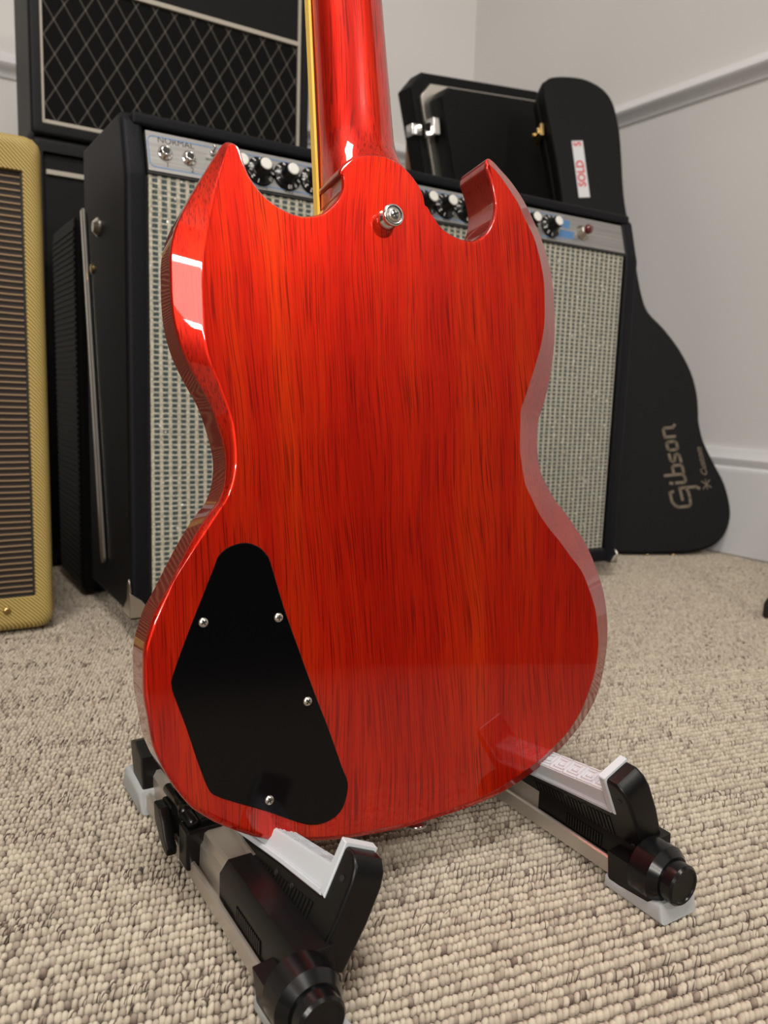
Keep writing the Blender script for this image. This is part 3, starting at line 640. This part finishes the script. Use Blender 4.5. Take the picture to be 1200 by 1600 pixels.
# sloping control panel
pz0, pz1, py0, py1 = .546, .5915, .0045, .0175
sl_ = math.atan2(py1 - py0, pz1 - pz0); pd = Vector((0, math.sin(sl_), math.cos(sl_))); pn = Vector((0, -math.cos(sl_), math.sin(sl_)))
def PP(x, v, h=0): return Vector((x, py0, pz0)) + pd * v + pn * h
PH = math.hypot(py1 - py0, pz1 - pz0)
k = MB(); xa, xb = xl + .0275, xr - .030
v = [PP(x, vv, h) for x in (xa, xb) for vv in (0, PH) for h in (-.006, 0)]
k.add(v, [(0, 1, 3, 2), (4, 6, 7, 5), (0, 4, 5, 1), (2, 3, 7, 6), (0, 2, 6, 4), (1, 5, 7, 3)])
panel = k.build('control_panel', G['panel'], amp)
def F(x0, z0): return lambda u_, v_, h: PP(x0 + u_, z0 + v_, h + .0001)
k = MB()
def rrect(w_, h_, r):
    o = []
    for cx_, cz_, a0 in ((w_ / 2 - r, h_ / 2 - r, 0), (-w_ / 2 + r, h_ / 2 - r, 90), (-w_ / 2 + r, -h_ / 2 + r, 180), (w_ / 2 - r, -h_ / 2 + r, 270)):
        for a in range(0, 91, 30): o.append((cx_ + r * math.cos(R_(a0 + a)), cz_ + r * math.sin(R_(a0 + a))))
    return o
k.stroke(rrect(.255, .037, .006), .0011, F(.400 - AX, .0235), .00015, True)
k.stroke(rrect(.375, .037, .006), .0011, F(.735 - AX, .0235), .00015, True)
for dz, n_ in ((.031, 5), (.014, 7)):
    for i in range(n_): k.box(*(lambda a, b: ((a[0], min(a[1], b[1]), a[2]), (b[0], max(a[1], b[1]), b[2])))(PP(.918 - AX + (i - n_ / 2) * .0055, dz - .006, .0002), PP(.918 - AX + (i - n_ / 2) * .0055 + .0048, dz + .006, .0003)))
k.build('blue_panel_lines', G['bluep'], panel)
words = [('NORMAL', .0105, .305, .0385), ('1', .0085, .293, .0095), ('2', .0085, .322, .0085), ('BRIGHT', .0042, .347, .026)]
words += [(s, .0042, kx, .0025) for kx, s in ((.408, 'VOLUME'), (.444, 'TREBLE'), (.480, 'MIDDLE'), (.516, 'BASS'), (.655, 'TREBLE'), (.688, 'MIDDLE'), (.724, 'BASS'), (.845, 'SPEED'), (.889, 'INTENSITY'))]
for s_w, sz, wx, wz in words:
    k = MB(); text(k, s_w, sz, F(wx - AX, wz), .0001); k.build('panel_lettering', G['blackp'], panel)
def jack(x, v):
    a4 = axis(PP(x, v, 0), pn); k = MB()
    k.lathe([(.0085, 0), (.0088, .0012), (.0080, .0022), (.0062, .0024), (.0060, .0065), (.0050, .0074), (.0042, .0070)], a4, 24); o = k.build('input_jack', G['chrome'], amp)
    k = MB(); k.lathe([(.0041, 0), (.0041, .0074)], a4, 16); k.build('jack_hole', G['blackp'], o)
jack(.291 - AX, .0235); jack(.319 - AX, .0225)
k = MB(); a4 = axis(PP(.349 - AX, .035, 0), pn); k.lathe([(.0040, 0), (.0040, .002), (.0030, .003)], a4, 12); k.lathe([(.0016, 0), (.0021, .009), (.0012, .010)], axis(PP(.349 - AX, .035, .001), pn + pd * .5), 10)
k.build('toggle_switch', G['chrome'], amp)
k = MB(); q = PP(.352 - AX, .0165, 0); k.box((q.x - .005, q.y - .0035, q.z - .006), (q.x + .005, q.y + .002, q.z + .006), .0008); k.build('slide_switch', G['blackp'], amp)
# skirted black knobs: build one, copy it
def knob0():
    a4 = axis((0, 0, 0), pn, (1, 0, 0)); k = MB()
    prof = [(.0182, 0), (.0182, .0016), (.0160, .0034), (.0118, .0050), (.0100, .0056), (.0096, .0060), (.0088, .0190), (.0078, .0200)]
    k.lathe(prof, a4, 40); o = k.build('knob', G['blackg'], amp)
    k = MB(); k.lathe([(.0074, .0196), (.0074, .0206), (.0060, .0212)], a4, 28); k.build('knob_cap', G['white'], o)
    k = MB()
    for i in range(10):
        a = R_(235 - i * 32); 
        def Q(u_, v_, h, a=a):
            r = .0146 + v_; t = Vector((math.cos(a), math.sin(a))); n2 = Vector((math.sin(a), -math.cos(a)))
            p = t * r + n2 * u_; return a4 @ Vector((p.x, p.y, .0048 - (r - .0118) * .36 + .0002))
        text(k, str(i + 1), .0062, Q, 0, bold=.0001)
    k.build('knob_numbers', G['white'], o); return o
k0 = knob0(); KX = [.378, .408, .444, .480, .516, .552, .588, .622, .655, .688, .724, .764, .804, .845, .889]
for i, x in enumerate(KX):
    o = k0 if i == 0 else copy_tree(k0, amp)
    o.location = PP(x - AX, .0225, .0005); o.rotation_euler = (0, 0, 0)
    o.rotation_euler = (Matrix.Rotation((i * 1.37) % 2.2 - 1.1, 4, pn)).to_euler()
a4 = axis(PP(.958 - AX, .022, 0), pn); k = MB(); k.lathe([(.0125, 0), (.0125, .001), (.0095, .003), (.0092, .010), (.0080, .011)], a4, 28); pl_ = k.build('pilot_lamp', G['nickel'], amp)
k = MB(); k.lathe([(.0078, .010), (.0074, .016), (.0045, .0195), (.001, .0205)], a4, 20); k.build('lamp_jewel', G['jewel'], pl_)
# side hardware: chrome tilt-back leg folded along the side, its pivot bolt, corner guards, glides
k = MB(); k.prism([(.196, .532), (.206, .530), (.1265, .078), (.121, .072), (.114, .075), (.112, .081)], 0, xl - .0065, xl - .0020, .001, 1)
leg = k.build('tilt_back_leg', G['nickel'], amp, auto=40)
k = MB(); k.lathe([(.0115, 0), (.0115, .002), (.0075, .006), (.0065, .007)], axis((xl, .132, .499), (-1, 0, 0)), 24); k.build('pivot_bolt', G['nickel'], amp, auto=40)
k = MB(); k.lathe([(.006, 0), (.006, .0026), (.004, .0034)], axis((xl, .165, .452), (-1, 0, 0)), 20); k.build('leg_stop', G['brass'], amp, auto=40)
for xs in (xl, xr):
    sg = -1 if xs == xl else 1; g = 1 if xs == xl else .45
    k = MB()
    k.prism([(-.0015, zb - .002), (-.0015, zb + .034 * g), (.006, zb + .046 * g), (.010, zb + .040 * g), (.013, zb + .020 * g), (.028, zb + .008 * g), (.038, zb - .002)], 0, xs + sg * .0016, xs - sg * .0004, .0005, 1)
    k.prism([(xs + sg * .0016, zb - .0025), (xs + sg * .0016, zb + .030 * g), (xs - sg * .012 * g, zb + .020 * g), (xs - sg * .030 * g, zb - .0025)], 1, -.0018, .0005, .0004, 1)
    k.box((min(xs + sg * .0016, xs - sg * .032 * g), -.0018, zb - .0025), (max(xs + sg * .0016, xs - sg * .032 * g), .036, zb - .0002))
    k.build('corner_guard', G['nickel'], amp, auto=40)
for xs in (xl + .05, xr - .05):
    for ys in (.03, dp - .03):
        k = MB(); k.lathe([(.014, 0), (.016, .004), (.017, zb)], axis((xs, ys, 0), (0, 0, 1)), 20); k.build('glide', G['rubber'], amp, auto=40)

# ------------------------------------------------------------------ the tweed amplifier at the left edge
tw = thing('tweed_amplifier', 'yellow tweed covered amplifier with brown striped grille cloth at the left edge', 'amplifier', Matrix.Translation((-.16, 1.027, 0)))
x0, x1, z1, d = -.49 + .16, .172 + .16, .581, .235; gx0, gx1, gz0, gz1 = x0 + .022, .1495 + .16, .046, .540
k = MB(); k.cabinet(x0, x1, .003, z1, gx0, gx1, gz0, gz1, d, .014); k.build('cabinet', G['tweed'], tw, auto=45)
k = MB(); k.box((gx0 - .002, .005, gz0 - .002), (gx1 + .002, .012, gz1 + .002)); k.build('grille_cloth', G['browncloth'], tw)
k = MB(); k.box((gx1 - .0022, .0025, gz0), (gx1 + .0004, .006, gz1)); k.box((gx0, .0025, gz0 - .0004), (gx1, .006, gz0 + .0022)); k.build('grille_edge', G['blackp'], tw)
k = MB(); k.lathe([(.0045, 0), (.004, .0018), (.0015, .0024)], axis((.117 + .16, 0, .031), (0, -1, 0)), 14); k.build('screw', G['brass'], tw)

# ------------------------------------------------------------------ black cabinet stack with diamond cloth
def vox(name, label, cat, z0, z1, hz, y=1.4):
    t = thing(name, label, cat, Matrix.Translation((.446, y, z0)))
    a, b = .2185 - .446, .694 - .446; h = z1 - z0; dd = .135
    g0, g1 = a + .0165, b - .0175; top = (hz - z0) if hz else h - .05
    k = MB(); k.cabinet(a, b, 0, h, g0, g1, .019, h - .022, dd, .007); k.build('cabinet', G['tolex2'], t, auto=45)
    k = MB(); k.box((g0 - .002, .008, .016), (g1 + .002, .0115, top if hz else h - .02)); k.build('grille_cloth', G['diamond'] if hz else G['case'], t)
    if hz:
        k = MB(); k.box((g0 + .0045, .0035, .0195), (g1 - .0055, .008, .0255), .001); k.build('piping', G['piping'], t)
        for xa, xb in ((g0, g0 + .0045), (g1 - .0055, g1)):
            k = MB(); k.box((xa, .0035, .0195), (xb, .008, h - .024), .001); k.build('piping', G['piping'], t)
        k = MB(); k.box((g0, .007, top), (g1, .011, h - .022)); k.build('upper_baffle', G['case'], t)
    k = MB(); k.box((g0 + .0045, .003, top - .004), (g1 - .0055, .009, top + .0035), .001); k.build('piping', G['piping'], t)
    return t
vox('diamond_grille_amplifier', 'black amplifier with diamond pattern grille and cream piping, on top of the stack', 'amplifier', .684, 1.16, .922)
vox('speaker_cabinet', 'black speaker cabinet with cream piping at the bottom of the stack', 'speaker cabinet', 0, .682, None)
# dark ribbed flight case between the stack and the combo
rb = thing('ribbed_case', 'black ribbed plastic case in the gap behind the combo amplifier', 'case', Matrix.Translation((.235, 1.178, 0)))
k = MB(); k.box((0, 0, .008), (.24, .165, .530), .006); k.build('shell', G['dimblack'], rb)
k = MB()
for i in range(62): k.box((-.0014, .006, .022 + i * .0080), (.001, .158, .0262 + i * .0080))
tag(k.build('ridge', G['dimblack'], rb), kind='stuff')
k = MB()
for i in range(2): k = MB(); k.box((.02, .02 + i * .11, 0), (.22, .04 + i * .11, .010)); k.build('foot_rail', G['rubber'], rb)

# ------------------------------------------------------------------ shaped guitar case in the corner
th = R_(25); L_ = R_(15); cu = Vector((math.cos(th), -math.sin(th), 0)); cb = Vector((math.sin(th), math.cos(th), 0))
cw = Vector((0, 0, 1)) * math.cos(L_) + cb * math.sin(L_); cn = cb * math.cos(L_) - Vector((0, 0, 1)) * math.sin(L_)
MC = Matrix((cu, cn, cw)).transposed().to_4x4(); MC.translation = Vector((1.272, 1.062, .006))
K_ = .978
gc = thing('guitar_case', 'black shaped guitar case leaning in the corner with gold lettering and sold sticker', 'guitar case', MC)
CO = [(-.175, 1.01), (-.168, 1.025), (-.15, 1.036), (-.11, 1.040), (-.073, 1.036), (-.037, 1.018), (-.016, .99), (-.006, .95), (0, .898), (.003, .78), (.012, .708), (.023, .637), (.033, .566), (.047, .517), (.082, .48), (.116, .435), (.14, .387), (.151, .342), (.153, .303), (.153, .276), (.162, .234), (.184, .187), (.204, .146), (.214, .099), (.211, .065), (.195, .034), (.169, .014), (.125, .002), (.06, -.002), (-.02, -.003), (-.09, .004), (-.13, .025), (-.15, .06), (-.155, .10), (-.145, .16), (-.125, .22), (-.118, .28), (-.122, .34), (-.138, .40), (-.150, .46), (-.146, .52), (-.135, .58), (-.131, .66), (-.137, .75), (-.148, .84), (-.163, .93)]
co = [(p.x * K_, p.y * K_) for p in catmull([(a, b, 0) for a, b in CO], 3)]
k = MB(); k.prism(co, 1, 0, .040, .006, 3); k.build('lid', G['case'], gc, auto=40)
k = MB(); k.prism([(a * .985 + .000, b * .992 + .003) for a, b in co], 1, .043, .078, .008, 2); k.build('shell', G['case'], gc, auto=40)
k = MB(); k.prism([(a * .996, b * .998 + .001) for a, b in co], 1, .0395, .0435); k.build('valance', G['rubber'], gc, auto=40)
for ax_, az_, rz in ((-.163, .905, .12), (-.134, .40, -.1)):
    k = MB(); k.box((ax_ - .008, .020, az_ - .014), (ax_ + .001, .064, az_ + .014), .002); k.box((ax_ - .013, .026, az_ - .007), (ax_ - .006, .052, az_ + .007), .002)
    k.lathe([(.005, 0), (.005, .006)], axis((ax_ - .012, .046, az_), (-1, 0, 0)), 12)
    k.build('latch', G['brass'], gc, auto=40)
for ax_ in (.03, .085):
    k = MB(); k.lathe([(.006, 0), (.005, .004)], axis((ax_, .012, -.002 * K_), (0, 0, -1)), 10); k.build('stud', G['brass'], gc)
# printed maker's word running up the lower bout
def CP(o_, ang, s):
    c, s_ = math.cos(ang), math.sin(ang)
    return lambda u_, v_, h: (o_[0] + (u_ * c - v_ * s_) * s, -h - .0002, o_[1] + (u_ * s_ + v_ * c) * s)
k = MB(); s = .0345; f_ = lambda pts: [(a + b * .10, b) for a, b in pts]
Pm = CP((.124, .096), R_(90) + .21, s); W = .17
for pts in ([(.95, .95), (.90, 1.15), (.35, 1.15), (.10, 1.0), (0, .8), (0, .2), (.12, .04), (.5, 0), (.85, 0)], [(.42, .48), (1.12, .48), (1.12, -.55), (1.0, -.72)], [(.85, 0), (1.1, .1)],
            [(1.45, .62), (1.45, .1), (1.55, 0), (1.75, 0)], [(1.45, .86), (1.47, .98)], [(1.95, 1.2), (1.95, .12), (2.05, 0), (2.4, 0), (2.5, .12), (2.5, .5), (2.4, .62), (1.95, .62)], [(1.75, 0), (1.95, .1)],
            [(3.2, .62), (2.85, .62), (2.75, .5), (2.8, .36), (3.12, .28), (3.18, .12), (3.05, 0), (2.7, 0)], [(3.55, 0), (3.45, .12), (3.45, .5), (3.55, .62), (3.85, .62), (3.95, .5), (3.95, .12), (3.85, 0), (3.55, 0)],
            [(4.25, .62), (4.25, 0)], [(4.25, .62), (4.7, .62), (4.8, .5), (4.8, 0), (4.95, -.16)]):
    k.stroke(f_(pts), W, Pm, .0003)
tag(k.build('maker_lettering', G['gold'], gc), 'dull gold script lettering reading Gibson')
k = MB(); text(k, 'Custom', .030, CP((.156, .158), R_(101), .62), .0003, 'LEFT', .35, .0004)
Pm = CP((.158, .141), R_(101), .011); k.stroke([(-.7, -.8), (.7, .8)], .2, Pm); k.stroke([(-.7, .8), (.7, -.8)], .2, Pm); k.stroke([(-.9, 0), (.9, 0)], .16, Pm)
k.build('small_lettering', G['gold'], gc)
# sold sticker on the lid
stq = Matrix.Rotation(0, 4, 'Y')
k = MB(); so, an = (-.094 * K_, .826 * K_), R_(90) + .10
def SP(u_, v_, h): c, s_ = math.cos(an), math.sin(an); return (so[0] + u_ * c - v_ * s_, -h - .0003, so[1] + u_ * s_ + v_ * c)
k.add([SP(u_, v_, h) for u_ in (-.063, .063) for v_ in (-.0122, .0122) for h in (0, .0003)], [(0, 1, 3, 2), (4, 6, 7, 5), (0, 4, 5, 1), (2, 3, 7, 6), (0, 2, 6, 4), (1, 5, 7, 3)])
stk = tag(k.build('sticker', G['sticker'], gc), 'white sticker with red letters')
k = MB(); text(k, 'SOLD', .0235, lambda u_, v_, h: SP(u_ - .010, v_, .0006), 0, 'CENTER', 0, .0006); k.build('red_lettering', G['redp'], stk); k = MB(); text(k, 'S', .0225, lambda u_, v_, h: SP(u_ + .0555, v_, .0006), 0, 'CENTER', 0, .0006)
k.build('red_lettering', G['redp'], stk)

# ------------------------------------------------------------------ rectangular hard case behind the combo
tl = R_(-5.5)
MR = Matrix.Rotation(tl, 4, 'Y'); MR.translation = Vector((1.160, 1.48, .004))
rc = thing('rectangular_hard_case', 'black rectangular hard case with bright metal rim standing behind the combo', 'case', MR)
def oct_(x0, x1, z0, z1, c): return [(x0 + c + .16, z0), (x1 - c, z0), (x1, z0 + c), (x1, z1 - c), (x1 - c, z1), (x0 + c, z1), (x0, z1 - c), (x0 + .158, z0 + c)]
hx0, hx1, hz = -.058, .33, .985
k = MB(); k.prism(oct_(hx0 + .034, hx1 - .012, .020, .958, .020), 1, 0, .05, .006, 2); k.build('shell', G['case'], rc, auto=40)
k = MB(); k.prism(oct_(hx0 + .012, hx1 - .004, .006, .975, .026), 1, .046, .058, .002, 2); k.build('metal_rim', G['nickel'], rc, auto=40)
k = MB(); k.prism(oct_(hx0 - .006, hx1 + .006, 0, 1.002, .034), 1, .058, .115, .008, 2); k.build('lid', G['case'], rc, auto=40)
k = MB(); k.box((hx0 + .020, .014, hz - .122), (hx0 + .038, .050, hz - .086), .003); k.lathe([(.010, 0), (.009, .008)], axis((hx0 + .024, .034, hz - .103), (-1, -.5, 0)), 14); k.box((hx0 - .010, .052, hz - .116), (hx0 + .016, .078, hz - .092), .003)
k.build('latch', G['chrome'], rc, auto=40)
# brown board leaning on the back wall
bd = thing('brown_board', 'brown board standing behind the rectangular hard case', 'board', Matrix.Translation((1.175, 1.72, 0)))
k = MB(); k.box((-.030, 0, 0), (.25, .05, .985), .004); k.build('panel', G['card'], bd)
# foot of another stand at the right edge
ft = thing('stand_foot', 'black rubber foot of another stand at the right edge of the carpet', 'stand', Matrix.Translation((1.092, .652, 0)))
k = MB(); k.lathe([(.013, 0), (.015, .003), (.015, .018), (.012, .026), (.007, .030)], axis((0, 0, 0), (0, 0, 1)), 24); k.build('rubber_foot', G['rubber'], ft, auto=40)
k = MB(); k.tube([(0, 0, .022), (.05, .01, .07), (.20, .04, .22)], [.010, .008, .008], 14); k.build('leg', G['black'], ft)
